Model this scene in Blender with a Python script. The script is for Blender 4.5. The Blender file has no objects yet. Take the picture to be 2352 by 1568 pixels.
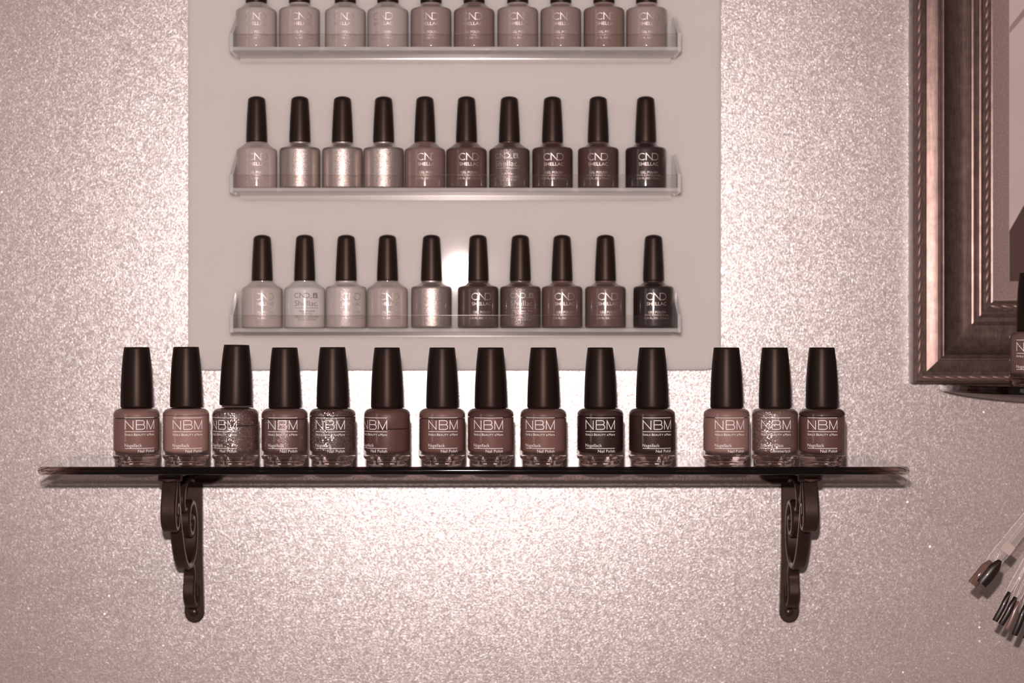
import bpy, bmesh, math, random
from mathutils import Vector, Matrix
random.seed(7)
SC = bpy.context.scene
COL = SC.collection

# ------------------------------------------------------------------ camera
CZ = 1.50            # eye height
DW = 1.20            # camera to wall (wall face is the plane y = 0)
FPX = 4217.0         # focal length in pixels of the 2352 px wide frame
VX, VY = 1080.0, 766.0
cam = bpy.data.cameras.new('camera')
cam.sensor_width = 36.0
cam.lens = FPX / 2352.0 * 36.0
cam.shift_x = (1176.0 - VX) / 2352.0
cam.shift_y = -(784.0 - VY) / 2352.0
cam.clip_start = 0.02
cam.dof.use_dof = True
cam.dof.focus_distance = 1.10
cam.dof.aperture_fstop = 5.6
cam_ob = bpy.data.objects.new('camera', cam)
cam_ob.location = (0, -DW, CZ)
cam_ob.rotation_euler = (math.pi / 2, 0, 0)
COL.objects.link(cam_ob)
SC.camera = cam_ob

# ------------------------------------------------------------------ light
FLASH = (1.0, 0.84, 0.80)      # the picture is toned: the light carries part of the sepia
world = bpy.data.worlds.new('room')
SC.world = world
world.use_nodes = True
bg = world.node_tree.nodes['Background']
bg.inputs[0].default_value = (1.0, 0.78, 0.72, 1)
bg.inputs[1].default_value = 0.15


def area(name, loc, target, sx, sy, watts, color=(1, 1, 1)):
    l = bpy.data.lights.new(name, 'AREA')
    l.shape = 'RECTANGLE'
    l.size, l.size_y = sx, sy
    l.energy = watts
    l.color = color
    o = bpy.data.objects.new(name, l)
    o.location = loc
    d = Vector(target) - Vector(loc)
    o.rotation_euler = d.to_track_quat('-Z', 'Y').to_euler()
    COL.objects.link(o)
    return o


# the flash beside the lens (its glare shows in the acrylic sheet) and the window whose strip shows on the bottles' left flanks
area('camera_flash_offscreen', (-0.012, -DW, CZ + 0.080), (-0.01, 0, CZ + 0.02), 0.013, 0.011, 13.6, FLASH)
area('window_left_offscreen', (-1.9, -1.7, CZ + 0.5), (0, 0, CZ), 0.5, 1.3, 2.6, (1.0, 0.93, 0.9))

SC.view_settings.view_transform = 'Standard'
SC.view_settings.look = 'None'
SC.view_settings.exposure = 0.0
SC.view_settings.gamma = 1.0
SC.view_settings.use_curve_mapping = False
try:
    SC.cycles.use_denoising = True
    SC.cycles.sample_clamp_indirect = 8.0
    SC.cycles.blur_glossy = 0.0
    SC.cycles.caustics_reflective = True
    SC.cycles.caustics_refractive = True
    SC.cycles.max_bounces = 14
    SC.cycles.transparent_max_bounces = 24
    SC.cycles.transmission_bounces = 10
except Exception:
    pass


# ------------------------------------------------------------------ helpers
def T(r, g, b):
    def f(c):
        c /= 255.0
        return c / 12.92 if c <= 0.04045 else ((c + 0.055) / 1.055) ** 2.4
    return (min(1, f(r) / FLASH[0]), min(1, f(g) / FLASH[1]), min(1, f(b) / FLASH[2]), 1.0)


def P(px, py, y=0.0):
    z = y + DW
    return Vector(((px - VX) * z / FPX, y, CZ - (py - VY) * z / FPX))


def tag(o, label=None, cat=None, group=None, kind=None):
    if label:
        o['label'] = label
    if cat:
        o['category'] = cat
    if group:
        o['group'] = group
    if kind:
        o['kind'] = kind
    return o


def link(name, me, parent=None, mat=None):
    if mat is not None:
        me.materials.clear()
        me.materials.append(mat)
    o = bpy.data.objects.new(name, me)
    COL.objects.link(o)
    if parent is not None:
        o.parent = parent
    return o


def empty(name, loc, rz=0.0):
    o = bpy.data.objects.new(name, None)
    o.empty_display_size = 0.01
    o.location = loc
    o.rotation_euler = (0, 0, rz)
    COL.objects.link(o)
    return o


def mesh(name, verts, faces, smooth=None):
    me = bpy.data.meshes.new(name)
    me.from_pydata([tuple(v) for v in verts], [], faces)
    me.update()
    if smooth:
        me.polygons.foreach_set('use_smooth', [True] * len(me.polygons))
        me.set_sharp_from_angle(angle=math.radians(smooth))
    return me


def from_bm(name, bm, smooth=None):
    bmesh.ops.recalc_face_normals(bm, faces=bm.faces[:])
    me = bpy.data.meshes.new(name)
    bm.to_mesh(me)
    bm.free()
    if smooth:
        me.polygons.foreach_set('use_smooth', [True] * len(me.polygons))
        me.set_sharp_from_angle(angle=math.radians(smooth))
    return me


def lathe(name, prof, seg=56, smooth=32, mm=True):
    """prof: list of (radius, z) in millimetres, from the bottom up"""
    k = 0.001 if mm else 1.0
    verts, rings = [], []
    for r, z in prof:
        if r < 1e-6:
            rings.append([len(verts)])
            verts.append((0, 0, z * k))
        else:
            rings.append(list(range(len(verts), len(verts) + seg)))
            for i in range(seg):
                a = 2 * math.pi * i / seg
                verts.append((r * k * math.cos(a), r * k * math.sin(a), z * k))
    faces = []
    for A, B in zip(rings[:-1], rings[1:]):
        for i in range(seg):
            j = (i + 1) % seg
            if len(A) == 1 and len(B) == 1:
                continue
            if len(A) == 1:
                faces.append((A[0], B[j], B[i]))
            elif len(B) == 1:
                faces.append((A[i], A[j], B[0]))
            else:
                faces.append((A[i], A[j], B[j], B[i]))
    return mesh(name, verts, faces, smooth)


def box_bm(bm, x0, x1, y0, y1, z0, z1, bev=0.0, seg=2):
    r = bmesh.ops.create_cube(bm, size=1.0)
    vs = r['verts']
    for v in vs:
        v.co = Vector((x0 + (v.co.x + .5) * (x1 - x0), y0 + (v.co.y + .5) * (y1 - y0), z0 + (v.co.z + .5) * (z1 - z0)))
    if bev > 0:
        es = list({e for v in vs for e in v.link_edges})
        r = bmesh.ops.bevel(bm, geom=es, offset=bev, segments=seg, affect='EDGES', profile=0.5)
        for f in r['faces']:
            f.smooth = True


def box(name, x0, x1, y0, y1, z0, z1, bev=0.0, seg=2, smooth=40):
    bm = bmesh.new()
    box_bm(bm, x0, x1, y0, y1, z0, z1, bev, seg)
    return from_bm(name, bm, None)


def prism(name, outline, axis, a0, a1, bev=0.0, smooth=40, seg=2):
    """extrude a 2D outline along an axis ('x','y','z') from a0 to a1"""
    def pt(u, v, a):
        return {'x': (a, u, v), 'y': (u, a, v), 'z': (u, v, a)}[axis]
    bm = bmesh.new()
    A = [bm.verts.new(pt(u, v, a0)) for u, v in outline]
    B = [bm.verts.new(pt(u, v, a1)) for u, v in outline]
    n = len(outline)
    f0 = bm.faces.new(A)
    f1 = bm.faces.new(B[::-1])
    for i in range(n):
        bm.faces.new((A[i], B[i], B[(i + 1) % n], A[(i + 1) % n]))
    if bev > 0:
        es = list(set(list(f0.edges) + list(f1.edges)))
        r = bmesh.ops.bevel(bm, geom=es, offset=bev, segments=seg, affect='EDGES', profile=0.5)
        for f in r['faces']:
            f.smooth = True
    return from_bm(name, bm, None)


# ------------------------------------------------------------------ materials
class NT:
    def __init__(s, name):
        s.m = bpy.data.materials.new(name)
        s.m.use_nodes = True
        s.t = s.m.node_tree
        s.t.nodes.clear()
        s.out = s.t.nodes.new('ShaderNodeOutputMaterial')

    def n(s, typ, ins=None, **props):
        nd = s.t.nodes.new('ShaderNode' + typ)
        for k, v in props.items():
            setattr(nd, k, v)
        for k, v in (ins or {}).items():
            sock = nd.inputs[k]
            if isinstance(v, bpy.types.NodeSocket):
                s.t.links.new(v, sock)
            else:
                sock.default_value = v
        return nd

    def end(s, shader, vol=None):
        s.t.links.new(shader, s.out.inputs['Surface'])
        if vol is not None:
            s.t.links.new(vol, s.out.inputs['Volume'])
        return s.m


def principled(name, col, rough=0.4, metal=0.0, spec=0.5, coat=0.0, coat_rough=0.05, var=0.0, var_scale=400.0, bump=0.0, bump_scale=900.0, sss=0.0, tint=None):
    k = NT(name)
    tc = k.n('TexCoord')
    ins = {'Base Color': col, 'Roughness': rough, 'Metallic': metal, 'Specular IOR Level': spec, 'Coat Weight': coat, 'Coat Roughness': coat_rough}
    if tint:
        ins['Specular Tint'] = tint
    if sss > 0:
        ins.update({'Subsurface Weight': 1.0, 'Subsurface Scale': sss, 'Subsurface Radius': (1.0, 0.9, 0.85)})
    p = k.n('BsdfPrincipled', ins)
    if var > 0:
        ns = k.n('TexNoise', {'Vector': tc.outputs['Object'], 'Scale': var_scale, 'Detail': 4.0})
        hs = k.n('HueSaturation', {'Color': col})
        mr = k.n('MapRange', {'Value': ns.outputs[0], 'From Min': 0.3, 'From Max': 0.7, 'To Min': 1 - var, 'To Max': 1 + var})
        k.t.links.new(mr.outputs[0], hs.inputs['Value'])
        k.t.links.new(hs.outputs[0], p.inputs['Base Color'])
    if bump > 0:
        nb = k.n('TexNoise', {'Vector': tc.outputs['Object'], 'Scale': bump_scale, 'Detail': 3.0})
        b = k.n('Bump', {'Height': nb.outputs[0], 'Strength': bump, 'Distance': 0.0004})
        k.t.links.new(b.outputs[0], p.inputs['Normal'])
    return k.end(p.outputs[0])


def clear(name, tint=(1, 1, 1, 1), rough=0.0, matte=0.0, matte_col=(.8, .7, .68, 1), absorb=None, density=0.0, f0=0.04, fmax=1.0):
    """thin clear plastic or glass: Schlick reflection over a see-through body"""
    k = NT(name)
    lw = k.n('LayerWeight', {'Blend': 0.5})
    pw = k.n('Math', {0: lw.outputs['Facing'], 1: 5.0}, operation='POWER')
    ma = k.n('Math', {0: pw.outputs[0], 1: fmax - f0, 2: f0}, operation='MULTIPLY_ADD')
    tr = k.n('BsdfTransparent', {'Color': tint})
    body = tr.outputs[0]
    if matte > 0:
        df = k.n('BsdfDiffuse', {'Color': matte_col})
        mx = k.n('MixShader', {0: matte, 1: tr.outputs[0], 2: df.outputs[0]})
        body = mx.outputs[0]
    gl = k.n('BsdfGlossy', {'Color': (1, 1, 1, 1), 'Roughness': rough})
    m2 = k.n('MixShader', {0: ma.outputs[0], 1: body, 2: gl.outputs[0]})
    vol = None
    if density > 0:
        vol = k.n('VolumeAbsorption', {'Color': absorb, 'Density': density}).outputs[0]
    return k.end(m2.outputs[0], vol)


def refractive(name, tint=(1, 1, 1, 1), part=0.6):
    """thick clear glass of the bottle foot"""
    k = NT(name)
    g = k.n('BsdfGlass', {'Color': tint, 'Roughness': 0.0, 'IOR': 1.5})
    tr = k.n('BsdfTransparent', {'Color': tint})
    m = k.n('MixShader', {0: part, 1: tr.outputs[0], 2: g.outputs[0]})
    return k.end(m.outputs[0])


def wall_material():
    k = NT('glitter_plaster')
    tc = k.n('TexCoord')
    ob = tc.outputs['Object']
    fine = k.n('TexNoise', {'Vector': ob, 'Scale': 1150.0, 'Detail': 2.0, 'Roughness': 0.6})
    broad = k.n('TexNoise', {'Vector': ob, 'Scale': 22.0, 'Detail': 3.0})
    vor = k.n('TexVoronoi', {'Vector': ob, 'Scale': 1050.0}, feature='F1')
    vob = k.n('TexVoronoi', {'Vector': ob, 'Scale': 340.0}, feature='F1')
    # paint: pinkish plaster with slightly uneven pigment
    cr = k.n('ValToRGB', {0: fine.outputs[0]})
    cr.color_ramp.elements[0].position = 0.28
    cr.color_ramp.elements[0].color = T(128, 98, 91)
    cr.color_ramp.elements[1].position = 0.74
    cr.color_ramp.elements[1].color = T(194, 165, 156)
    hs = k.n('HueSaturation', {'Color': cr.outputs[0]})
    mr = k.n('MapRange', {'Value': broad.outputs[0], 'From Min': 0.3, 'From Max': 0.7, 'To Min': 0.93, 'To Max': 1.07})
    k.t.links.new(mr.outputs[0], hs.inputs['Value'])
    bump = k.n('Bump', {'Height': fine.outputs[0], 'Strength': 0.45, 'Distance': 0.0004})
    df = k.n('BsdfDiffuse', {'Color': hs.outputs[0], 'Roughness': 0.4, 'Normal': bump.outputs[0]})
    geo = k.n('NewGeometry')

    def tilted(col, amount, base):
        sub = k.n('VectorMath', {0: col, 1: (0.5, 0.5, 0.5)}, operation='SUBTRACT')
        sc = k.n('VectorMath', {0: sub.outputs[0], 'Scale': amount}, operation='SCALE')
        ad = k.n('VectorMath', {0: base, 1: sc.outputs[0]}, operation='ADD')
        return k.n('VectorMath', {0: ad.outputs[0]}, operation='NORMALIZE').outputs[0]

    # pearly sheen of the glitter coat, every grain at its own angle
    g1 = k.n('BsdfGlossy', {'Color': (0.94, 0.96, 0.98, 1), 'Roughness': 0.325, 'Normal': tilted(vor.outputs['Color'], 0.11, bump.outputs[0])})
    m1 = k.n('MixShader', {0: 0.25, 1: df.outputs[0], 2: g1.outputs[0]})
    # a few larger flakes
    sepc = k.n('SeparateColor', {0: vob.outputs['Color']})
    rare = k.n('Math', {0: sepc.outputs[1], 1: 0.86}, operation='GREATER_THAN')
    dot = k.n('Math', {0: vob.outputs['Distance'], 1: 0.20}, operation='LESS_THAN')
    ff = k.n('Math', {0: rare.outputs[0], 1: dot.outputs[0]}, operation='MULTIPLY')
    ff2 = k.n('Math', {0: ff.outputs[0], 1: 0.035}, operation='MULTIPLY')
    g2 = k.n('BsdfGlossy', {'Color': (0.95, 0.98, 1.0, 1), 'Roughness': 0.26, 'Normal': tilted(vob.outputs['Color'], 0.55, geo.outputs['Normal'])})
    m2 = k.n('MixShader', {0: ff2.outputs[0], 1: m1.outputs[0], 2: g2.outputs[0]})
    return k.end(m2.outputs[0])


def polish(name, col, kind='plain', coat=0.0, rough=0.3, hi=None):
    """nail lacquer: plain cream, fine shimmer, coarse glitter, or metallic"""
    if kind == 'plain':
        return principled(name, col, rough, 0, 0.25, coat, 0.10)
    k = NT(name)
    tc = k.n('TexCoord')
    oi = k.n('ObjectInfo')
    off = k.n('VectorMath', {0: tc.outputs['Object'], 1: oi.outputs['Random']}, operation='ADD')
    scale = {'shimmer': 5200.0, 'glitter': 2100.0, 'metal': 4000.0}[kind]
    tilt = {'shimmer': 0.5, 'glitter': 0.85, 'metal': 0.25}[kind]
    vor = k.n('TexVoronoi', {'Vector': off.outputs[0], 'Scale': scale}, feature='F1')
    sub = k.n('VectorMath', {0: vor.outputs['Color'], 1: (0.5, 0.5, 0.5)}, operation='SUBTRACT')
    sc = k.n('VectorMath', {0: sub.outputs[0], 'Scale': tilt}, operation='SCALE')
    geo = k.n('NewGeometry')
    ad = k.n('VectorMath', {0: geo.outputs['Normal'], 1: sc.outputs[0]}, operation='ADD')
    nm = k.n('VectorMath', {0: ad.outputs[0]}, operation='NORMALIZE')
    h = hi or tuple(min(1, c * 2.2) for c in col[:3]) + (1,)
    if kind == 'metal':
        p = k.n('BsdfPrincipled', {'Base Color': h, 'Metallic': 0.85, 'Roughness': 0.44, 'Normal': nm.outputs[0], 'Coat Weight': coat, 'Coat Roughness': 0.04})
        return k.end(p.outputs[0])
    base = k.n('BsdfPrincipled', {'Base Color': col, 'Roughness': rough, 'Coat Weight': coat, 'Coat Roughness': 0.10})
    fl = k.n('BsdfGlossy', {'Color': h, 'Roughness': 0.28 if kind == 'glitter' else 0.35, 'Normal': nm.outputs[0]})
    sep = k.n('SeparateColor', {0: vor.outputs['Color']})
    thr = k.n('Math', {0: sep.outputs[0], 1: 0.45 if kind == 'glitter' else 0.3}, operation='GREATER_THAN')
    fac = k.n('Math', {0: thr.outputs[0], 1: 0.5 if kind == 'glitter' else 0.2}, operation='MULTIPLY')
    m = k.n('MixShader', {0: fac.outputs[0], 1: base.outputs[0], 2: fl.outputs[0]})
    return k.end(m.outputs[0])


def wood_metal(name, col, hi):
    """dark bronzed moulding with rubbed streaks along it"""
    k = NT(name)
    tc = k.n('TexCoord')
    mp = k.n('Mapping', {'Vector': tc.outputs['Object'], 'Scale': (900, 900, 60)})
    ns = k.n('TexNoise', {'Vector': mp.outputs[0], 'Scale': 1.0, 'Detail': 5.0, 'Roughness': 0.65})
    sm = k.n('TexNoise', {'Vector': tc.outputs['Object'], 'Scale': 160.0, 'Detail': 6.0, 'Roughness': 0.7})
    mu = k.n('Math', {0: ns.outputs[0], 1: 0.5, 2: 0.0}, operation='MULTIPLY')
    ad = k.n('Math', {0: sm.outputs[0], 1: 0.5, 2: mu.outputs[0]}, operation='MULTIPLY_ADD')
    cr = k.n('ValToRGB', {0: ad.outputs[0]})
    cr.color_ramp.elements[0].position = 0.24
    cr.color_ramp.elements[0].color = col
    cr.color_ramp.elements[1].position = 0.78
    cr.color_ramp.elements[1].color = hi
    p = k.n('BsdfPrincipled', {'Base Color': cr.outputs[0], 'Roughness': 0.35, 'Metallic': 0.6, 'Specular IOR Level': 0.5})
    return k.end(p.outputs[0])


M = {}
M['wall'] = wall_material()
M['panel'] = principled('pale_acrylic_sheet', T(207, 185, 177), 0.03, 0, 0.5, 0, sss=0.016)
M['acrylic'] = clear('clear_acrylic', (0.985, 0.975, 0.97, 1), 0.03, fmax=0.4)
M['acrylic_edge'] = clear('sawn_acrylic_edge', (0.97, 0.95, 0.945, 1), 0.08, 0.40, T(228, 214, 210))
M['acrylic_floor'] = clear('frosted_acrylic_floor', (0.97, 0.955, 0.95, 1), 0.05, 0.34, T(222, 204, 198), fmax=0.45)
M['acrylic_bead'] = clear('acrylic_weld', (0.97, 0.955, 0.95, 1), 0.16, 0.30, T(222, 204, 198), fmax=0.6)
M['acrylic_lip'] = clear('polished_acrylic_edge', (0.94, 0.92, 0.91, 1), 0.06, fmax=0.4)
M['shelf_glass'] = clear('smoked_shelf_glass', (1, 1, 1, 1), 0.06, absorb=(0.56, 0.40, 0.36, 1), density=60.0)
M['bottle_glass'] = clear('clear_bottle_glass', (0.97, 0.94, 0.93, 1), 0.0)
M['foot_glass'] = refractive('thick_bottle_glass', (0.90, 0.83, 0.81, 1), 0.85)
M['cap'] = principled('black_matte_cap', T(24, 15, 13), 0.40, 0, 0.17, bump=0.05, bump_scale=5000, tint=(1, .72, .62, 1))
M['cap_b'] = principled('black_satin_cap', T(28, 18, 16), 0.40, 0, 0.26, bump=0.12, bump_scale=5000, tint=(1, .72, .62, 1))
M['print'] = principled('pale_pink_print', T(222, 203, 197), 0.5, 0, 0.3)
M['silver'] = principled('silver_foil_print', (0.52, 0.45, 0.43, 1), 0.48, 0.9)
M['darkprint'] = principled('brown_print', T(92, 64, 58), 0.5, 0, 0.3)
M['iron'] = principled('bronzed_cast_iron', T(46, 29, 25), 0.36, 0.3, 0.45, bump=0.10, bump_scale=700, var=0.15, var_scale=200, tint=(1, .8, .72, 1))
M['screw'] = principled('dark_steel_screw', T(74, 52, 47), 0.35, 0.7)
M['frame'] = wood_metal('bronzed_moulding', T(52, 33, 29), T(128, 98, 90))
M['bead'] = principled('worn_gilt_bead', T(124, 93, 85), 0.42, 0.45)
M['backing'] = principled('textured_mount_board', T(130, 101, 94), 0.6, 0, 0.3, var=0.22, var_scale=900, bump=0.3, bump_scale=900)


# ------------------------------------------------------------------ wall
w = link('wall_back', mesh('wall_back', [(-1.2, 0, 0.55), (1.3, 0, 0.55), (1.3, 0, 2.35), (-1.2, 0, 2.35),
                                         (-1.2, 0.1, 0.55), (1.3, 0.1, 0.55), (1.3, 0.1, 2.35), (-1.2, 0.1, 2.35)],
                           [(0, 1, 2, 3), (5, 4, 7, 6), (4, 0, 3, 7), (1, 5, 6, 2), (3, 2, 6, 7), (4, 5, 1, 0)]), None, M['wall'])
tag(w, 'pale pinkish wall with a grainy glitter finish', None, None, 'structure')


# ------------------------------------------------------------------ lettering
def strokes_bm(bm, lines, width, step=0.4):
    """flat ribbons in the (x, z) plane, millimetres"""
    for pts in lines:
        pts = [Vector(p) for p in pts]
        dense = [pts[0]]
        for a, b in zip(pts[:-1], pts[1:]):
            n = max(1, int((b - a).length / step))
            for i in range(1, n + 1):
                dense.append(a.lerp(b, i / n))
        L, R = [], []
        n = len(dense)
        for i, p in enumerate(dense):
            t0 = (dense[i] - dense[max(0, i - 1)])
            t1 = (dense[min(n - 1, i + 1)] - dense[i])
            t0 = t0.normalized() if t0.length > 1e-9 else t1.normalized()
            t1 = t1.normalized() if t1.length > 1e-9 else t0
            t = (t0 + t1)
            t = t.normalized() if t.length > 1e-6 else t1
            nrm = Vector((-t.y, t.x))
            c = max(0.35, abs(t.dot(t1)))
            h = width / 2 / c
            L.append(bm.verts.new((p.x + nrm.x * h, 0, p.y + nrm.y * h)))
            R.append(bm.verts.new((p.x - nrm.x * h, 0, p.y - nrm.y * h)))
        for i in range(n - 1):
            bm.faces.new((L[i], R[i], R[i + 1], L[i + 1]))


def arc(cx, cz, rx, rz, a0, a1, n=14):
    return [(cx + rx * math.cos(math.radians(a0 + (a1 - a0) * i / n)), cz + rz * math.sin(math.radians(a0 + (a1 - a0) * i / n))) for i in range(n + 1)]


def text_bm(bm, s, x0, x1, z0, z1, offset=0.0, align='L', fit=True):
    """block letters filling x0..x1 and cap height z0..z1 (millimetres)"""
    cu = bpy.data.curves.new('t', 'FONT')
    cu.body = s
    cu.resolution_u = 3
    cu.offset = offset
    ob = bpy.data.objects.new('t', cu)
    COL.objects.link(ob)
    bpy.context.view_layer.update()
    me = bpy.data.meshes.new_from_object(ob.evaluated_get(bpy.context.evaluated_depsgraph_get()))
    xs = [v.co.x for v in me.vertices]
    lo, hi = min(xs), max(xs)
    cap = 0.70
    kz = (z1 - z0) / cap
    kx = (x1 - x0) / (hi - lo) if fit else kz
    m = {}
    t = bmesh.new()
    t.from_mesh(me)
    for v in t.verts:
        v.co = Vector((x0 + (v.co.x - lo) * kx, 0, z0 + v.co.y * kz))
    x = math.floor(x0)
    while x < x1:
        bmesh.ops.bisect_plane(t, geom=t.verts[:] + t.edges[:] + t.faces[:], plane_co=(x, 0, 0), plane_no=(1, 0, 0))
        x += 1.0
    for v in t.verts:
        m[v] = bm.verts.new(v.co)
    for f in t.faces:
        try:
            bm.faces.new([m[v] for v in f.verts])
        except ValueError:
            pass
    t.free()
    bpy.data.objects.remove(ob)
    bpy.data.curves.remove(cu)
    bpy.data.meshes.remove(me)


def wrap(name, bm, R):
    for v in bm.verts:
        a = v.co.x / R
        v.co = Vector((math.sin(a) * R, -math.cos(a) * R, v.co.z)) * 0.001
    me = bpy.data.meshes.new(name)
    for f in bm.faces:
        c = f.calc_center_median()
        f.normal_update()
        if f.normal.dot(Vector((c.x, c.y, 0))) < 0:
            f.normal_flip()
    bm.to_mesh(me)
    bm.free()
    return me


def print_block(word_a, word_b, short):
    bm = bmesh.new()
    ln = [[(-9.3, 28.4), (9.3, 28.4)], [(-9.3, 20.2), (9.3, 20.2)], [(-9.3, 10.3), (9.3, 10.3)]]
    strokes_bm(bm, ln, 0.30)
    b, t = 21.6, 26.8
    N = [[(-9.1, b), (-9.1, t), (-4.25, b), (-4.25, t)]]
    mid = b + 2.75
    B = [[(-2.4, b), (-2.4, t), (1.1, t)] + arc(1.1, (t + mid) / 2, 1.25, (t - mid) / 2, 90, -90)[1:] + [(-2.4, mid)],
         [(1.2, mid)] + arc(1.2, (b + mid) / 2, 1.5, (mid - b) / 2, 90, -90)[1:] + [(-2.4, b)]]
    Mm = [[(4.1, b), (4.1, t), (6.6, b), (9.1, t), (9.1, b)]]
    strokes_bm(bm, N + B + Mm, 0.40)
    text_bm(bm, 'N', -9.3, -8.35, 17.8, 19.2)
    text_bm(bm, 'AILS', -8.15, -4.5, 17.8, 18.95)
    text_bm(bm, 'B', -3.8, -2.75, 17.8, 19.2)
    text_bm(bm, 'EAUTY', -2.55, 3.3, 17.8, 18.95)
    text_bm(bm, '&', 4.0, 4.9, 17.8, 18.85)
    text_bm(bm, 'More', 5.3, 9.3, 17.8, 19.2)
    wa, wb = short
    text_bm(bm, word_a, -9.4, -9.4 + wa, 11.15, 13.05, -0.006)
    text_bm(bm, word_b, 9.25 - wb, 9.25, 7.85, 9.65, -0.006)
    return wrap('lettering', bm, 14.06)


ME_PRINT = print_block('Nagellack', 'Nail Polish', (10.3, 10.6))
ME_PRINT_G = print_block('Stained Glass', 'Glimmerlack', (13.6, 12.8))


def logo(bm, x0, x1, b, t, w=0.42):
    h = t - b
    W = x1 - x0
    r = h / 2
    cx = x0 + r
    nx0 = x0 + W * 0.36
    nx1 = x0 + W * 0.66
    C = arc(cx, b + r, r, r - w / 2, 48, 312, 20)
    N = [(nx0, b), (nx0, t - .1), (nx1, b + .1), (nx1, t)]
    dx = x1 - r
    D = [(nx1 - 0.2, t - w / 2), (dx, t - w / 2)] + arc(dx, b + r, r - w / 2, r - w / 2, 90, -90, 18)[1:] + [(nx1 - 0.2, b + w / 2)]
    strokes_bm(bm, [C, N, D], w)


def cnd_print():
    bm = bmesh.new()
    logo(bm, -6.6, 6.4, 17.6, 22.1)
    strokes_bm(bm, [[(6.9, 17.7), (7.2, 17.7)]], 0.25)
    text_bm(bm, 'SHELLAC', -6.6, 6.5, 14.2, 16.3, 0.0)
    text_bm(bm, 'GEL POLISH', -5.7, 5.8, 9.2, 10.7, -0.008)
    text_bm(bm, 'VERNIS \u00c0 ONGLES EN GEL', -8.3, 8.3, 7.6, 8.6)
    text_bm(bm, '0.25 FL. OZ / 7.3 mL e', -8.0, 8.2, 5.6, 6.8)
    return wrap('lettering', bm, 13.12)


def cnd_print_b(name):
    bm = bmesh.new()
    logo(bm, -8.2, 1.6, 18.9, 22.1, 0.34)
    strokes_bm(bm, [[(2.0, 19.0), (3.4, 19.0)], [(7.1, 19.0), (8.2, 19.0)]], 0.3)
    # square badge with a curl left open in it
    strokes_bm(bm, [[(3.9, 20.5), (4.4, 20.5)], [(6.5, 20.5), (7.0, 20.5)]], 3.0)
    strokes_bm(bm, [[(4.2, 21.8), (6.8, 21.8)], [(4.2, 19.2), (6.8, 19.2)]], 0.45)
    strokes_bm(bm, [arc(5.5, 20.45, 0.75, 0.8, 200, -60, 12)], 0.4)
    text_bm(bm, 'Shellac', -8.2, 6.4, 13.9, 17.4, -0.012)
    strokes_bm(bm, [[(6.8, 14.0), (8.0, 14.0)], [(-8.2, 12.6), (8.2, 12.6)]], 0.2)
    if name:
        w = 0.55 * len(name)
        text_bm(bm, name, -w, w, 10.1, 11.5)
    text_bm(bm, 'Color Coat', -3.6, 3.6, 8.6, 9.7)
    text_bm(bm, 'Capa de color \u00b7 Vernis couleur', -8.2, 8.2, 7.0, 8.0)
    strokes_bm(bm, [[(-8.2, 6.45), (8.2, 6.45)]], 0.15)
    text_bm(bm, '7.3 mL (.25 fl oz)', -5.8, 5.8, 4.7, 5.9)
    return wrap('lettering', bm, 13.12)


# ------------------------------------------------------------------ clear display rack on the wall
YP0, YP1 = -0.0012, -0.0060          # the back sheet
x0, x1 = P(432, 0, YP1).x, P(1656, 0, YP1).x
zb = P(0, 850, YP1).z
zt = CZ + 0.30
rad = 0.010
rack = empty('display_rack', ((x0 + x1) / 2, 0, zb))
tag(rack, 'pale acrylic wall rack with three clear trays of small polish bottles', 'display rack')
ox, oz = rack.location.x, rack.location.z
outl = [(x0 - ox, zt - oz)]
hx0, hx1 = x0 - ox, x1 - ox
outl += [(hx0 + rad - rad * math.cos(a), rad - rad * math.sin(a)) for a in [i * math.pi / 16 for i in range(9)]]
outl += [(hx1 - rad + rad * math.sin(a), rad - rad * math.cos(a)) for a in [i * math.pi / 16 for i in range(9)]]
outl += [(hx1, zt - oz)]
link('back_panel', prism('back_panel', outl, 'y', YP1, YP0, 0.0006, 40), rack, M['panel'])

TX0, TX1 = P(527, 0, -0.0412).x - ox, P(1565, 0, -0.0412).x - ox   # tray ends
TYF, TYB = -0.0412, YP1                # tray front and back
ROWZ = [0.1812, 0.0922, 0.0036]        # bottle base heights above the eye line
for rz in ROWZ:
    z = CZ + rz - oz
    tray = link('tray', box('tray', TX0, TX1, TYF, TYB - 0.0002, z - 0.0026, z - 0.0001, 0.0005, 2), rack, M['acrylic_floor'])
    link('front_lip', box('front_lip', TX0, TX1, TYF, TYF + 0.0022, z, z + 0.0078, 0.0006, 2), tray, M['acrylic'])
    nb = 8
    bead = [(TYB - 0.0003, z - 0.0026)] + [(TYB - 0.0003 - 0.0022 * math.cos(a), z - 0.0026 - 0.0030 * math.sin(a)) for a in [i * math.pi / 2 / nb for i in range(nb + 1)]]
    wb_me = prism('weld_bead', bead, 'x', TX0 + 0.003, TX1 - 0.003)
    wb_me.polygons.foreach_set('use_smooth', [True] * len(wb_me.polygons))
    wb_me.set_sharp_from_angle(angle=math.radians(40))
    link('weld_bead', wb_me, tray, M['acrylic_bead'])
    link('lip_edge', box('lip_edge', TX0, TX1, TYF + 0.0003, TYF + 0.0019, z + 0.0078, z + 0.0082, 0.0, 1), tray, M['acrylic_lip'])
    for sx in (TX0, TX1):
        a, b = (sx, sx + 0.0024) if sx < 0 else (sx - 0.0024, sx)
        ol = [(TYF - .0002, z - 0.003), (TYB - 0.0004, z - 0.003), (TYB - 0.0004, z + 0.0235), (TYB - 0.006, z + 0.0235), (TYF - .0002, z + 0.0085)]
        link('end_panel', prism('end_panel', ol, 'x', a, b, 0.0004, 40), tray, M['acrylic_edge'])

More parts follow.
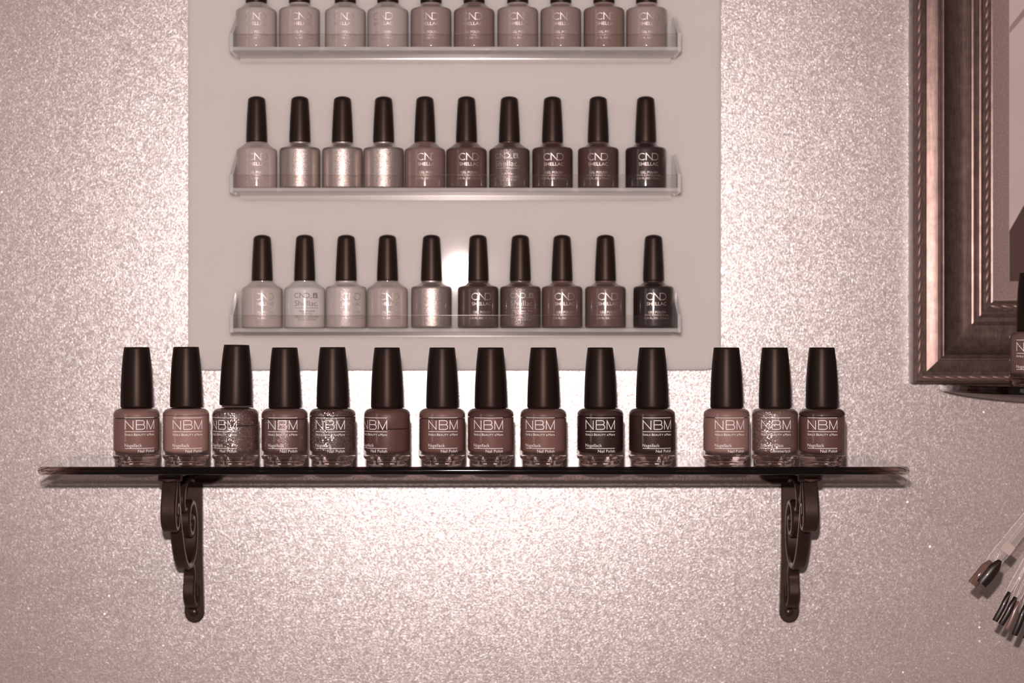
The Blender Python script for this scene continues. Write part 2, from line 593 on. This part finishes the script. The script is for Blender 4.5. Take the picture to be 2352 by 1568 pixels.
# ------------------------------------------------------------------ small gel polish bottles
ME_BODY_A = lathe('bottle_body', [(0, 0.5), (11.0, 0.4), (12.0, 0.05), (12.6, 0.25), (12.95, 0.9), (13.0, 1.6), (13.0, 24.4), (12.9, 25.3), (12.5, 26.0), (11.8, 26.5), (10.2, 26.9),
                                  (8.8, 27.3), (7.6, 28.0), (7.0, 28.6), (6.6, 29.0), (6.5, 29.4), (6.5, 30.4), (0, 30.4)], 56, 45)
ME_BODY_B = lathe('bottle_body', [(0, 0.5), (11.0, 0.4), (12.0, 0.05), (12.6, 0.25), (12.95, 0.9), (13.0, 1.6), (13.0, 23.9), (12.9, 24.8), (12.5, 25.5), (11.8, 26.0), (10.6, 26.7),
                                  (9.3, 27.6), (8.2, 28.5), (7.4, 29.2), (6.8, 29.6), (6.5, 29.8), (6.5, 30.6), (0, 30.6)], 56, 45)
ME_CAPC = lathe('cap', [(0, 0.4), (5.9, 0.4), (6.35, 0.0), (6.75, 0.7), (6.80, 1.3), (6.72, 5), (6.5, 11), (6.2, 17), (5.85, 23), (5.6, 26.8), (5.45, 27.8), (5.1, 28.5), (4.2, 29.2), (2.4, 29.8), (0, 30.05)], 48, 40)
ME_CND = cnd_print()
ME_SUG = cnd_print_b('Sugarcane')
ME_VIR = cnd_print_b('Viridian Veil')
ME_SHB = cnd_print_b('')

ORD = ['first', 'second', 'third', 'fourth', 'fifth', 'sixth', 'seventh', 'eighth', 'ninth', 'tenth', 'eleventh', 'twelfth', 'thirteenth', 'fourteenth']
ROWS = [
    ('top', [588.6, 688, 793, 891, 990, 1089, 1189, 1288, 1387, 1485],
     [0, .12, -.06, -.25, -.1, -.09, .13, .14, .14, .18],
     [(176, 150, 143), (168, 141, 134), (176, 151, 144), (174, 149, 142), (147, 116, 108), (135, 102, 94), (153, 123, 116), (143, 112, 105), (132, 98, 89), (152, 122, 115)],
     ['plain'] * 10, 'BABBABAAAA',
     ['pale pink', 'pale rose', 'pale pink', 'pale pink', 'dusty mauve', 'dusty brown', 'rose beige', 'dusty rose', 'warm brown', 'rose beige'], [5, 5, 6, 5, 5, 6, 5, 5, 5, 4]),
    ('middle', [589.7, 689, 786.6, 881, 976, 1071.5, 1170, 1269, 1374, 1483],
     [.05, 0, .14, .22, .15, .15, -.1, .08, 0, .17],
     [(170, 141, 134), (168, 140, 132), (170, 142, 134), (172, 144, 137), (130, 93, 86), (92, 59, 53), (82, 54, 48), (74, 44, 39), (80, 50, 44), (46, 27, 25)],
     ['plain', 'metal', 'metal', 'metal', 'plain', 'plain', 'shimmer', 'plain', 'plain', 'plain'], 'BAAABBBAAA',
     ['pale rose', 'metallic pink', 'metallic rose', 'satin metallic pink', 'medium brown', 'dark brown', 'dark glittery', 'dark brown', 'dark brown', 'nearly black'], [0] * 10),
    ('bottom', [602, 700, 795, 890, 991, 1098, 1195, 1291, 1390.5, 1501],
     [.1, .12, .3, .1, 0, .2, .14, .16, .16, .17],
     [(182, 156, 149), (196, 174, 168), (188, 163, 156), (172, 144, 137), (172, 145, 138), (76, 48, 43), (84, 55, 50), (100, 68, 61), (100, 68, 61), (40, 24, 22)],
     ['plain', 'plain', 'shimmer', 'plain', 'metal', 'plain', 'shimmer', 'plain', 'plain', 'plain'], 'BBABAAAAAA',
     ['pale pink', 'creamy pale pink', 'shimmering pale pink', 'pale rose', 'satin metallic pink', 'dark brown', 'shimmering dark brown', 'brown', 'brown', 'nearly black'], [0] * 10),
]
YB = TYB - 0.0175
for ri, (rname, xs, yaws, cols, kinds, shapes, words, lift) in enumerate(ROWS):
    k = (YB + DW) / FPX
    X = [(x - VX) * k for x in xs]
    for it in range(60):                      # neighbours may touch but not overlap
        for i in range(9):
            d = 0.02612 - (X[i + 1] - X[i])
            if d > 0:
                X[i] -= d / 2
                X[i + 1] += d / 2
    for i in range(10):
        lab = '%s gel polish bottle, %s in the %s tray counting towards the picture frame' % (words[i], ORD[i], rname)
        b = empty('gel_polish_bottle', (X[i], YB + random.uniform(-.0006, .0006), CZ + ROWZ[ri] + 0.0001), yaws[i] - math.atan(X[i] / (YB + DW)))
        tag(b, lab, 'nail polish', 'small gel polish bottles in the %s tray' % rname)
        base = ME_BODY_A if shapes[i] == 'A' else ME_BODY_B
        r_, g_, b_ = T(*cols[i])[:3]
        c = (r_ * 0.84, (g_ + .10 * (r_ - g_)) * 0.86, (b_ + .10 * (r_ - b_)) * 0.86, 1)
        hi = {'metal': T(180, 155, 147), 'shimmer': T(200, 172, 165)}.get(kinds[i])
        m = polish('lacquer_%s_%s' % (rname, ORD[i]), c, kinds[i], 0.8, 0.5, hi)
        link('bottle_body', base.copy(), b, m)
        cp = link('cap', ME_CAPC, b, M['cap_b'])
        cp.location = (0, 0, 0.0297)
        pm, mt = ME_CND, M['silver']
        if (ri, i) == (2, 1):
            pm, mt = ME_SUG, M['darkprint']
        elif (ri, i) == (2, 6):
            pm = ME_VIR
        elif (ri, i) == (1, 6):
            pm = ME_SHB
        link('lettering', pm, b, mt)

# ------------------------------------------------------------------ glass shelf
SX0, SX1 = (85 - VX) * 1.08 / FPX, (2091 - VX) * 1.08 / FPX
SYF = -0.120
SZT, SZB = CZ - 0.0784, CZ - 0.0832
shelf = link('glass_shelf', box('glass_shelf', SX0, SX1, SYF, -0.0015, SZB, SZT, 0.0022, 6), None, M['shelf_glass'])
tag(shelf, 'long smoked glass wall shelf holding a row of nail polish', 'shelf')


# ------------------------------------------------------------------ cast brackets
def sweep(name, path, w, t, wtaper=None, n=40):
    """flat bar following a (y, z) path; w across x, t thick; millimetres"""
    pts = [Vector(p) for p in path]
    # Catmull-Rom
    D = []
    for i in range(len(pts) - 1):
        p0, p1, p2, p3 = pts[max(0, i - 1)], pts[i], pts[i + 1], pts[min(len(pts) - 1, i + 2)]
        for s in range(6):
            u = s / 6
            D.append(0.5 * ((2 * p1) + (p2 - p0) * u + (2 * p0 - 5 * p1 + 4 * p2 - p3) * u * u + (3 * p1 - p0 - 3 * p2 + p3) * u ** 3))
    D.append(pts[-1])
    verts, faces = [], []
    N = len(D)
    for i, p in enumerate(D):
        tg = (D[min(N - 1, i + 1)] - D[max(0, i - 1)]).normalized()
        nr = Vector((-tg.y, tg.x))
        f = i / (N - 1)
        ww = w if wtaper is None else w * (wtaper[0] + (wtaper[1] - wtaper[0]) * f)
        tt = t
        c = min(ww, tt) * 0.28
        sec = []
        for sx, sn in ((1, -1), (1, 1), (-1, 1), (-1, -1)):
            a = (sx * (ww / 2), sn * (tt / 2 - c))
            b = (sx * (ww / 2 - c), sn * (tt / 2))
            sec += [a, b] if (sx * sn) > 0 else [b, a]
        for x, m in sec:
            verts.append(Vector((x, p.x + nr.x * m, p.y + nr.y * m)) * 0.001)
    for i in range(N - 1):
        for j in range(8):
            a, b = i * 8 + j, i * 8 + (j + 1) % 8
            faces.append((a, b, b + 8, a + 8))
    faces.append(tuple(range(7, -1, -1)))
    faces.append(tuple((N - 1) * 8 + j for j in range(8)))
    bm = bmesh.new()
    me0 = mesh('tmp', verts, faces)
    bm.from_mesh(me0)
    bpy.data.meshes.remove(me0)
    return from_bm(name, bm, 40)


def bracket(px, yaw, label):
    b = empty('shelf_bracket', (P(px, 0).x, 0, SZB - 0.0001), yaw)
    tag(b, label, 'bracket', 'cast scroll brackets under the glass shelf')
    # wall plate, rounded foot
    ol = [(-5.2, -1.0), (5.2, -1.0), (5.4, -60), (6.2, -92)]
    ol += [(6.4 * math.cos(a), -98.5 - 6.6 * math.sin(a)) for a in [i * math.pi / 12 for i in range(13)]]
    ol += [(-6.2, -92), (-5.4, -60)]
    link('wall_plate', prism('wall_plate', [(u * .001, v * .001) for u, v in ol], 'y', -0.0042, -0.0006, 0.0009, 40), b, M['iron'])
    # broad rounded lug against the wall, right under the shelf
    lug = [(20.5, 0)] + [(13 + 7.5 * math.cos(a), -6 - 7.5 * math.sin(a)) for a in [i * math.pi / 16 for i in range(9)]]
    lug += [(-13 - 7.5 * math.sin(a), -6 - 7.5 * math.cos(a)) for a in [i * math.pi / 16 for i in range(9)]] + [(-20.5, 0)]
    link('wall_lug', prism('wall_lug', [(u * .001, v * .001) for u, v in lug], 'y', -0.0130, -0.0008, 0.0016, 40), b, M['iron'])
    link('arm', sweep('arm', [(-4, -3.2), (-25, -3.0), (-50, -3.0), (-70, -3.0)], 9, 5.4, (1.1, 1.1)), b, M['iron'])
    pad = [(7.2 * math.cos(a) * 1.0, -74.5 - 6.5 * math.sin(a)) for a in [i * 2 * math.pi / 24 for i in range(24)]]
    pad = [(max(-6.9, min(6.9, u * 1.12)), max(-80.2, min(-67, v))) for u, v in pad]
    link('front_pad', prism('front_pad', [(u * .001, v * .001) for u, v in pad], 'z', -0.0072, 0.0, 0.0012, 40), b, M['iron'])
    link('front_scroll', sweep('front_scroll', [(-73, -5), (-75.5, -10), (-78.5, -18), (-80, -26), (-78.5, -33), (-74, -36.5), (-69.5, -34), (-67.8, -28), (-69.5, -23), (-73, -21.5), (-74.5, -24.5), (-72.5, -27.5)], 9.4, 3.6, (1.0, 1.02)), b, M['iron'])
    link('main_scroll', sweep('main_scroll', [(-62, -4), (-64, -10), (-63, -22), (-58, -38), (-50, -53), (-40, -62.5), (-28, -64.5), (-17.5, -58), (-13.5, -46), (-16, -33), (-24, -25), (-33, -26), (-38, -33), (-36.5, -41), (-30, -44), (-25.5, -40), (-26, -35), (-30, -33.5)], 9.0, 4.0, (0.8, 1.15)), b, M['iron'])
    link('inner_scroll', sweep('inner_scroll', [(-5, -8), (-14, -11), (-28, -9), (-42, -12), (-48, -20), (-46, -27), (-40, -27)], 7.0, 3.4), b, M['iron'])
    link('lower_scroll', sweep('lower_scroll', [(-26, -63), (-21, -66), (-18, -72), (-20, -79), (-20.5, -85), (-16, -91), (-9, -92.5), (-4.5, -88), (-5, -82), (-9, -80), (-12, -83), (-10, -86)], 7.6, 3.4), b, M['iron'])
    sc = lathe('screw', [(0, 0), (2.9, 0), (2.9, 0.5), (2.5, 1.3), (1.4, 1.9), (0, 2.1)], 24, 40)
    bm = bmesh.new()
    bm.from_mesh(sc)
    bmesh.ops.rotate(bm, verts=bm.verts, matrix=Matrix.Rotation(math.pi / 2, 3, 'X'), cent=(0, 0, 0))
    bm.to_mesh(sc)
    bm.free()
    s = link('screw', sc, b, M['screw'])
    s.location = (-0.0004, -0.0042, -0.098)
    slot = bmesh.new()
    box_bm(slot, -0.0017, 0.0017, -0.00235, -0.0016, -0.00035, 0.00035)
    box_bm(slot, -0.00035, 0.00035, -0.00236, -0.0016, -0.0017, 0.0017)
    link('cross_slot', from_bm('cross_slot', slot), s, M['cap'])
    return b


bracket(449, -0.058, 'bronze cast scroll bracket under the glass shelf end away from the picture frame')
bracket(1811, 0.0, 'bronze cast scroll bracket under the glass shelf end towards the picture frame')

# ------------------------------------------------------------------ large nail polish bottles
ME_GLASS = lathe('glass_body', [(14.0, 5.2), (14.0, 29.6), (13.9, 30.6), (13.5, 31.5), (12.8, 32.3), (11.8, 33.0), (10.9, 33.5), (9.4, 33.9), (7.6, 34.1)], 64, 45)
ME_FOOT = lathe('glass_foot', [(0, 0.7), (9.5, 0.6), (10.8, 0.15), (11.5, 0.15), (11.95, 0.8), (12.05, 2.4), (12.25, 2.9), (12.9, 3.2), (13.6, 3.7), (13.95, 4.5), (13.98, 5.2), (13.0, 5.5), (0, 5.3)], 64, 45)
ME_CAPN = lathe('cap', [(0, 0.5), (8.6, 0.5), (9.3, 0.0), (9.62, 0.35), (9.66, 1.2), (9.60, 6), (9.45, 12), (9.18, 18), (8.75, 25), (8.3, 30), (7.75, 34.8), (7.6, 35.7), (7.35, 36.1), (0, 36.15)], 56, 40)


def liquid(level):
    return lathe('polish', [(0, 5.8), (5, 6.0), (9, 6.6), (11.8, 7.4), (13.0, 8.05), (13.5, 8.7), (13.62, 9.3), (13.62, level), (13.2, level + .15), (0, level + .15)], 56, 40)


def film(level):
    return lathe('polish_film', [(13.5, level + .55), (13.62, level + .7), (13.62, 29.5), (13.3, 31.2), (12.3, 32.4), (11.0, 33.2), (9.0, 33.7)], 56, 40)


NBM = [  # x px, yaw, colour, kind, film colour, level, cap lift/tilt, words
    (314, .152, (128, 91, 84), 'plain', (134, 97, 90), 27.6, 'medium rose-brown'),
    (427.5, .071, (156, 116, 109), 'plain', (158, 119, 112), 30.0, 'light rose'),
    (541, -.616, (84, 55, 50), 'glitter', (112, 82, 76), 23.2, 'glittery dark brown'),
    (654, -.105, (92, 62, 57), 'shimmer', (110, 78, 72), 27.2, 'shimmering brown'),
    (764, -.12, (74, 47, 43), 'glitter', (100, 70, 64), 28.6, 'glittery dark brown'),
    (889, -.66, (92, 58, 53), 'plain', (98, 64, 59), 21.4, 'dark brown'),
    (1015.7, .043, (112, 76, 70), 'plain', (124, 88, 82), 27.4, 'medium brown'),
    (1127, -.115, (112, 76, 69), 'plain', (86, 56, 51), 28.2, 'medium brown'),
    (1248, -.167, (120, 83, 76), 'plain', (104, 71, 65), 27.8, 'medium rose-brown'),
    (1378.7, 0.0, (46, 26, 24), 'plain', (64, 41, 37), 29.0, 'nearly black'),
    (1497.5, .26, (52, 31, 28), 'plain', (66, 43, 39), 29.2, 'nearly black'),
    (1668.6, .16, (148, 110, 103), 'plain', (140, 102, 95), 28.0, 'light rose'),
    (1779.6, .06, (112, 80, 73), 'glitter', (112, 80, 73), 29.6, 'densely glittering'),
    (1887.5, .04, (100, 66, 60), 'plain', (66, 42, 38), 28.6, 'dark rose-brown'),
]


def big_bottle(loc, yaw, col, kind, fcol, level, mtag, label, group, pm=ME_PRINT, cap=(0, 0, 0)):
    b = empty('nail_polish_bottle', loc, yaw)
    tag(b, label, 'nail polish', group)
    hi = T(226, 205, 199) if kind == 'glitter' else T(196, 168, 160)
    m = polish('polish_' + mtag, tuple(c * 0.84 for c in T(*col)[:3]) + (1,), kind, 0.0, 0.45, hi)
    mf = m if kind == 'glitter' else principled('film_' + mtag, tuple(c * 0.78 for c in T(*fcol)[:3]) + (1,), 0.45, 0, 0.3)
    link('polish', liquid(level), b, m)
    link('polish_film', film(level), b, mf)
    link('glass_body', ME_GLASS, b, M['bottle_glass'])
    link('glass_foot', ME_FOOT, b, M['foot_glass'])
    c = link('cap', ME_CAPN, b, M['cap'])
    c.location = (0, 0, 0.0339 + cap[0])
    c.rotation_euler = (cap[1], cap[2], 0)
    link('lettering', pm, b, M['print'])
    return b


YN = -0.0985
caps = {2: (0.0016, 0, 0.022), 1: (.0004, 0, 0), 0: (0.0002, 0, 0), 4: (0.0002, 0, 0)}
for i, (px, yaw, col, kind, fcol, level, words) in enumerate(NBM):
    y = YN + random.uniform(-.0008, .0008)
    x = (px - VX) * (y + DW) / FPX
    big_bottle((x, y, SZT + 0.0001), yaw - math.atan(x / (y + DW)), col, kind, fcol, level, ORD[i],
               '%s nail polish bottle, %s on the long shelf counting towards the picture frame' % (words, ORD[i]),
               'large nail polish bottles on the long glass shelf', ME_PRINT_G if i == 12 else ME_PRINT, caps.get(i, (0, 0, 0)))

# ------------------------------------------------------------------ second glass shelf, with a rounded end, below the frame
S2T, S2B = CZ - 0.0324, CZ - 0.0374
xl = P(2161, 0, -0.004).x
ol = [(xl, -0.0015)] + [(xl + 0.062 - 0.062 * math.cos(a), -0.008 - 0.084 * math.sin(a)) for a in [i * math.pi / 28 for i in range(15)]]
ol += [(0.70, -0.092), (0.70, -0.0015)]
s2 = link('glass_shelf', prism('glass_shelf', ol, 'z', S2B, S2T, 0.0012, 40, 3), None, M['shelf_glass'])
tag(s2, 'round-ended smoked glass wall shelf under the picture frame', 'shelf')
y = -0.060
x = (2371 - VX) * (y + DW) / FPX
big_bottle((x, y, S2T + 0.0001), -0.06 - math.atan(x / (y + DW)), (112, 80, 74), 'plain', (112, 82, 76), 29.5, 'frame_shelf',
           'brown nail polish bottle standing in front of the picture frame', None)

# ------------------------------------------------------------------ picture frame
FX0 = P(2097, 0, -0.012).x
FZ0 = S2T + 0.0002
FX1, FZ1 = FX0 + 0.40, FZ0 + 0.56
fr = empty('picture_frame', (FX0, 0, FZ0))
tag(fr, 'ornate dark bronze picture frame with rope beading on the wall', 'picture frame')
prof = [(0, 0.8), (0, 12.5), (0.6, 14.0), (1.4, 14.4), (1.8, 13.6), (5.6, 13.6), (5.9, 12.4), (7.6, 12.0), (8.0, 15.6), (9.6, 16.05), (11.4, 16.5), (13.2, 16.86), (14.9, 17.12), (15.3, 16.4), (16.2, 16.3),
        (16.4, 18.0), (16.9, 18.5), (18.2, 18.9), (18.6, 18.5), (18.9, 17.2), (20.5, 14.6), (23, 11.8), (26, 9.8), (29, 8.7), (31.5, 8.4), (34, 8.55), (37.4, 8.9), (37.8, 8.8), (38.0, 10.4), (38.3, 10.7), (39.4, 11.0), (39.7, 10.6), (39.9, 8.7),
        (42.9, 8.6), (43.1, 10.0), (43.4, 10.3), (44.4, 10.55), (44.7, 10.2), (44.9, 7.4), (46.9, 7.0), (47.2, 6.2), (51.8, 6.2), (52.0, 6.9), (53.0, 7.2), (53.3, 6.2), (53.8, 1.8)]
Wf, Hf = FX1 - FX0, FZ1 - FZ0


def rail(side):
    verts, faces = [], []
    for t, h in prof:
        t, h = t * .001, h * .001
        a, b = {'left': ((t, t), (t, Hf - t)), 'right': ((Wf - t, Hf - t), (Wf - t, t)), 'bottom': ((Wf - t, t), (t, t)), 'top': ((t, Hf - t), (Wf - t, Hf - t))}[side]
        verts += [(a[0], -h, a[1]), (b[0], -h, b[1])]
    n = len(prof)
    for i in range(n - 1):
        faces.append((2 * i, 2 * i + 1, 2 * i + 3, 2 * i + 2))
    faces.append((2 * n - 2, 2 * n - 1, 1, 0))
    faces.append(tuple(2 * i for i in range(n - 1, -1, -1)))
    faces.append(tuple(2 * i + 1 for i in range(n)))
    bm = bmesh.new()
    m0 = mesh('tmp', verts, faces)
    bm.from_mesh(m0)
    bpy.data.meshes.remove(m0)
    return link('rail', from_bm('rail', bm, 28), fr, M['frame'])


rails = {s: rail(s) for s in ('left', 'bottom', 'right', 'top')}


def bead_mesh(length, width):
    bm = bmesh.new()
    bmesh.ops.create_uvsphere(bm, u_segments=10, v_segments=7, radius=0.5)
    for v in bm.verts:
        v.co = Vector((v.co.x * width + v.co.z * width * 0.55, v.co.y * width * 1.0, v.co.z * length))
    return from_bm('bead', bm, 60)


ME_BEAD = bead_mesh(0.0098, 0.0026)
ME_BEAD2 = bead_mesh(0.0088, 0.0032)
ME_BEAD.materials.append(M['bead'])
ME_BEAD2.materials.append(M['bead'])
for side in ('left', 'bottom'):
    for me, t, h, pitch in ((ME_BEAD, 3.7, 13.9, 7.6), (ME_BEAD2, 49.5, 6.6, 7.4)):
        L = (Hf if side == 'left' else Wf) * 1000
        n = int((L - 2 * t - 2) / pitch)
        for i in range(n):
            s = t + 2 + (i + .5) * pitch
            if side == 'left' and s > 330 or side == 'bottom' and s > 240:
                continue
            o = bpy.data.objects.new('bead', me)
            COL.objects.link(o)
            o.parent = rails[side]
            if side == 'left':
                o.location = (t * .001, -h * .001, s * .001)
            else:
                o.location = (s * .001, -h * .001, t * .001)
                o.rotation_euler = (0, math.pi / 2, 0)
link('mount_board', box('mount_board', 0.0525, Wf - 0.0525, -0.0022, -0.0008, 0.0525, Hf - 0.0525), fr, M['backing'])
# the print, a pale sheet with a dark slanting shape at its foot
px0, pz0 = P(2318, 0, -0.003).x - FX0, P(0, 645, -0.003).z - FZ0
sheet = link('picture', box('picture', px0, Wf - 0.075, -0.0030, -0.0022, pz0, Hf - 0.08), fr, principled('pale_picture_paper', T(182, 152, 146), 0.5, 0, 0.3, var=0.06, var_scale=25))
q = [P(2318.6, 645.3, -0.0031), P(2318.6, 530, -0.0031), P(2352, 471, -0.0031), P(2430, 400, -0.0031), P(2500, 480, -0.0031), P(2520, 645.3, -0.0031)]
link('picture_shape', prism('picture_shape', [(v.x - FX0, v.z - FZ0) for v in q], 'y', -0.0033, -0.0030), sheet, principled('dark_picture_ink', T(72, 46, 41), 0.5, 0, 0.3))
q = [P(2319, 76, -0.0031), P(2352, 38, -0.0031), P(2420, 10, -0.0031), P(2420, -40, -0.0031), P(2352, 20, -0.0031), P(2319, 62, -0.0031)]
link('picture_shape', prism('picture_shape', [(v.x - FX0, v.z - FZ0) for v in q], 'y', -0.0033, -0.0030), sheet, principled('mid_picture_ink', T(142, 112, 105), 0.5, 0, 0.3))

# ------------------------------------------------------------------ fan of nail colour samples hanging from the round-ended shelf
YF = -0.104
M['stick'] = clear('clear_sample_plastic', (0.95, 0.93, 0.92, 1), 0.06, 0.12, T(222, 200, 194))
M['nail_dark'] = principled('dark_lacquered_tip', T(32, 19, 17), 0.35, 0, 0.3, 0.25)
M['nail_brown'] = principled('brown_lacquered_tip', T(110, 78, 71), 0.3, 0, 0.5, 0.5)
M['nail_clear'] = clear('tinted_clear_tip', (0.55, 0.42, 0.38, 1), 0.06, 0.35, T(132, 100, 92))
M['sticker'] = principled('pale_sticker', T(176, 147, 140), 0.6, 0, 0.3)
M['wire'] = principled('steel_ring', T(150, 130, 125), 0.25, 1.0)
piv = P(2505, 1006, YF)
fan = empty('nail_sample_fan', piv)
tag(fan, 'fan of clear sample sticks with dark lacquered tips hanging by the wall', 'nail samples')


def torus(name, R, r, n=32, m=8):
    v, f = [], []
    for i in range(n):
        a = 2 * math.pi * i / n
        for j in range(m):
            b = 2 * math.pi * j / m
            v.append(((R + r * math.cos(b)) * math.cos(a), r * math.sin(b), (R + r * math.cos(b)) * math.sin(a)))
    for i in range(n):
        for j in range(m):
            f.append((i * m + j, ((i + 1) % n) * m + j, ((i + 1) % n) * m + (j + 1) % m, i * m + (j + 1) % m))
    return mesh(name, v, f, 60)


ring = link('ring', torus('ring', 0.014, 0.0009), fan, M['wire'])
# the ring hangs over the shelf's front edge on a bent clip
zc = S2T - piv.z
clip = bmesh.new()
box_bm(clip, -0.003, 0.003, -0.0005, 0.0005, 0.012, zc + 0.0015)
box_bm(clip, -0.003, 0.003, -0.0005, 0.030, zc + 0.0005, zc + 0.0015)
link('hanging_clip', from_bm('hanging_clip', clip), fan, M['wire'])


def nail_mesh(L, W):
    v, f = [], []
    nu, nv = 14, 8
    for i in range(nu + 1):
        u = i / nu
        ww = W / 2 * min(1.0, 0.30 + 0.72 * (1 - (1 - min(1, u / 0.42)) ** 2.0)) if u < 0.42 else W / 2
        if u > 0.93:
            ww *= 1 - 0.10 * (u - 0.93) / 0.07
        sag = 0.0007 * math.sin(u * math.pi)
        for j in range(nv + 1):
            a = -1 + 2 * j / nv
            v.append((ww * a, -0.0016 * (1 - a * a) - sag, -u * L))
    k = len(v)
    v += [(x, y + 0.0007, z) for x, y, z in v]
    for i in range(nu):
        for j in range(nv):
            a = i * (nv + 1) + j
            f.append((a, a + 1, a + nv + 2, a + nv + 1))
            f.append((k + a + nv + 1, k + a + nv + 2, k + a + 1, k + a))
    for i in range(nu):
        for j in (0, nv):
            a, b = i * (nv + 1) + j, (i + 1) * (nv + 1) + j
            f.append((a, b, k + b, k + a) if j == 0 else (b, a, k + a, k + b))
    for j in range(nv):
        for i in (0, nu):
            a = i * (nv + 1) + j
            f.append((a, a + 1, k + a + 1, k + a))
    bm = bmesh.new()
    m0 = mesh('tmp', v, f)
    bm.from_mesh(m0)
    bpy.data.meshes.remove(m0)
    return from_bm('nail_tip', bm, 50)


tips = [  # root px, tip px, width px, material, layer, roll
    ((2272, 1290), (2231, 1343), 22, 'nail_clear', 0, 0.0),
    ((2291, 1288), (2249, 1341), 23, 'nail_dark', 1, 0.1),
    ((2312, 1360), (2280, 1425), 17, 'nail_dark', 1, 0.5),
    ((2329, 1373), (2297, 1435), 19, 'nail_dark', 0, 0.5),
    ((2338, 1384), (2313, 1447), 18, 'nail_brown', -1, 0.5),
    ((2353, 1390), (2328, 1459), 20, 'nail_dark', 0, 0.5),
    ((2372, 1404), (2351, 1466), 20, 'nail_dark', 1, 0.5),
    ((2396, 1412), (2376, 1476), 20, 'nail_brown', 0, 0.5),
    ((2420, 1420), (2404, 1484), 20, 'nail_dark', 1, 0.5),
]
for (rx, ry), (tx, ty), wpx, mt, layer, roll in tips:
    r0, t0 = P(rx, ry, YF), P(tx, ty, YF)
    d = (r0 - t0)
    L = d.length
    W = (1.15 if roll < 0.3 else 0.86) * wpx * (YF + DW) / FPX
    up = (piv - r0)
    ang = math.atan2(d.x, d.z)
    sl = up.length
    a2 = math.atan2(up.x, up.z)
    yoff = -layer * 0.0024
    st = bmesh.new()
    wb = W * 0.78
    # stick in its own frame: z runs from the tip root up to the ring
    ol = [(-wb * .30, -0.002), (-wb * .5, 0.004), (-wb * .46, sl * .6), (-wb * .36, sl - 0.012), (0, sl - 0.0095), (wb * .36, sl - 0.012), (wb * .46, sl * .6), (wb * .5, 0.004), (wb * .30, -0.002)]
    sm = prism('stick', ol, 'y', -0.0009, 0.0009, 0.0004, 40)
    st.free()
    s = link('sample_stick', sm, fan, M['stick'])
    s.location = (r0.x - piv.x, yoff, r0.z - piv.z)
    s.rotation_euler = Matrix.Rotation(a2, 4, 'Y').to_euler()
    nl = link('nail_tip', nail_mesh(L * 1.03, W), s, M[mt])
    nl.rotation_euler = (Matrix.Rotation(ang - a2, 4, 'Y') @ Matrix.Rotation(roll, 4, 'Z')).to_euler()
    nl.location = (0, -0.0016, 0.001)
    if (rx, ry) == (2291, 1288):
        link('sticker', box('sticker', -wb * .8, wb * .5, -0.0013, -0.00095, 0.0065, 0.0125), s, M['sticker'])
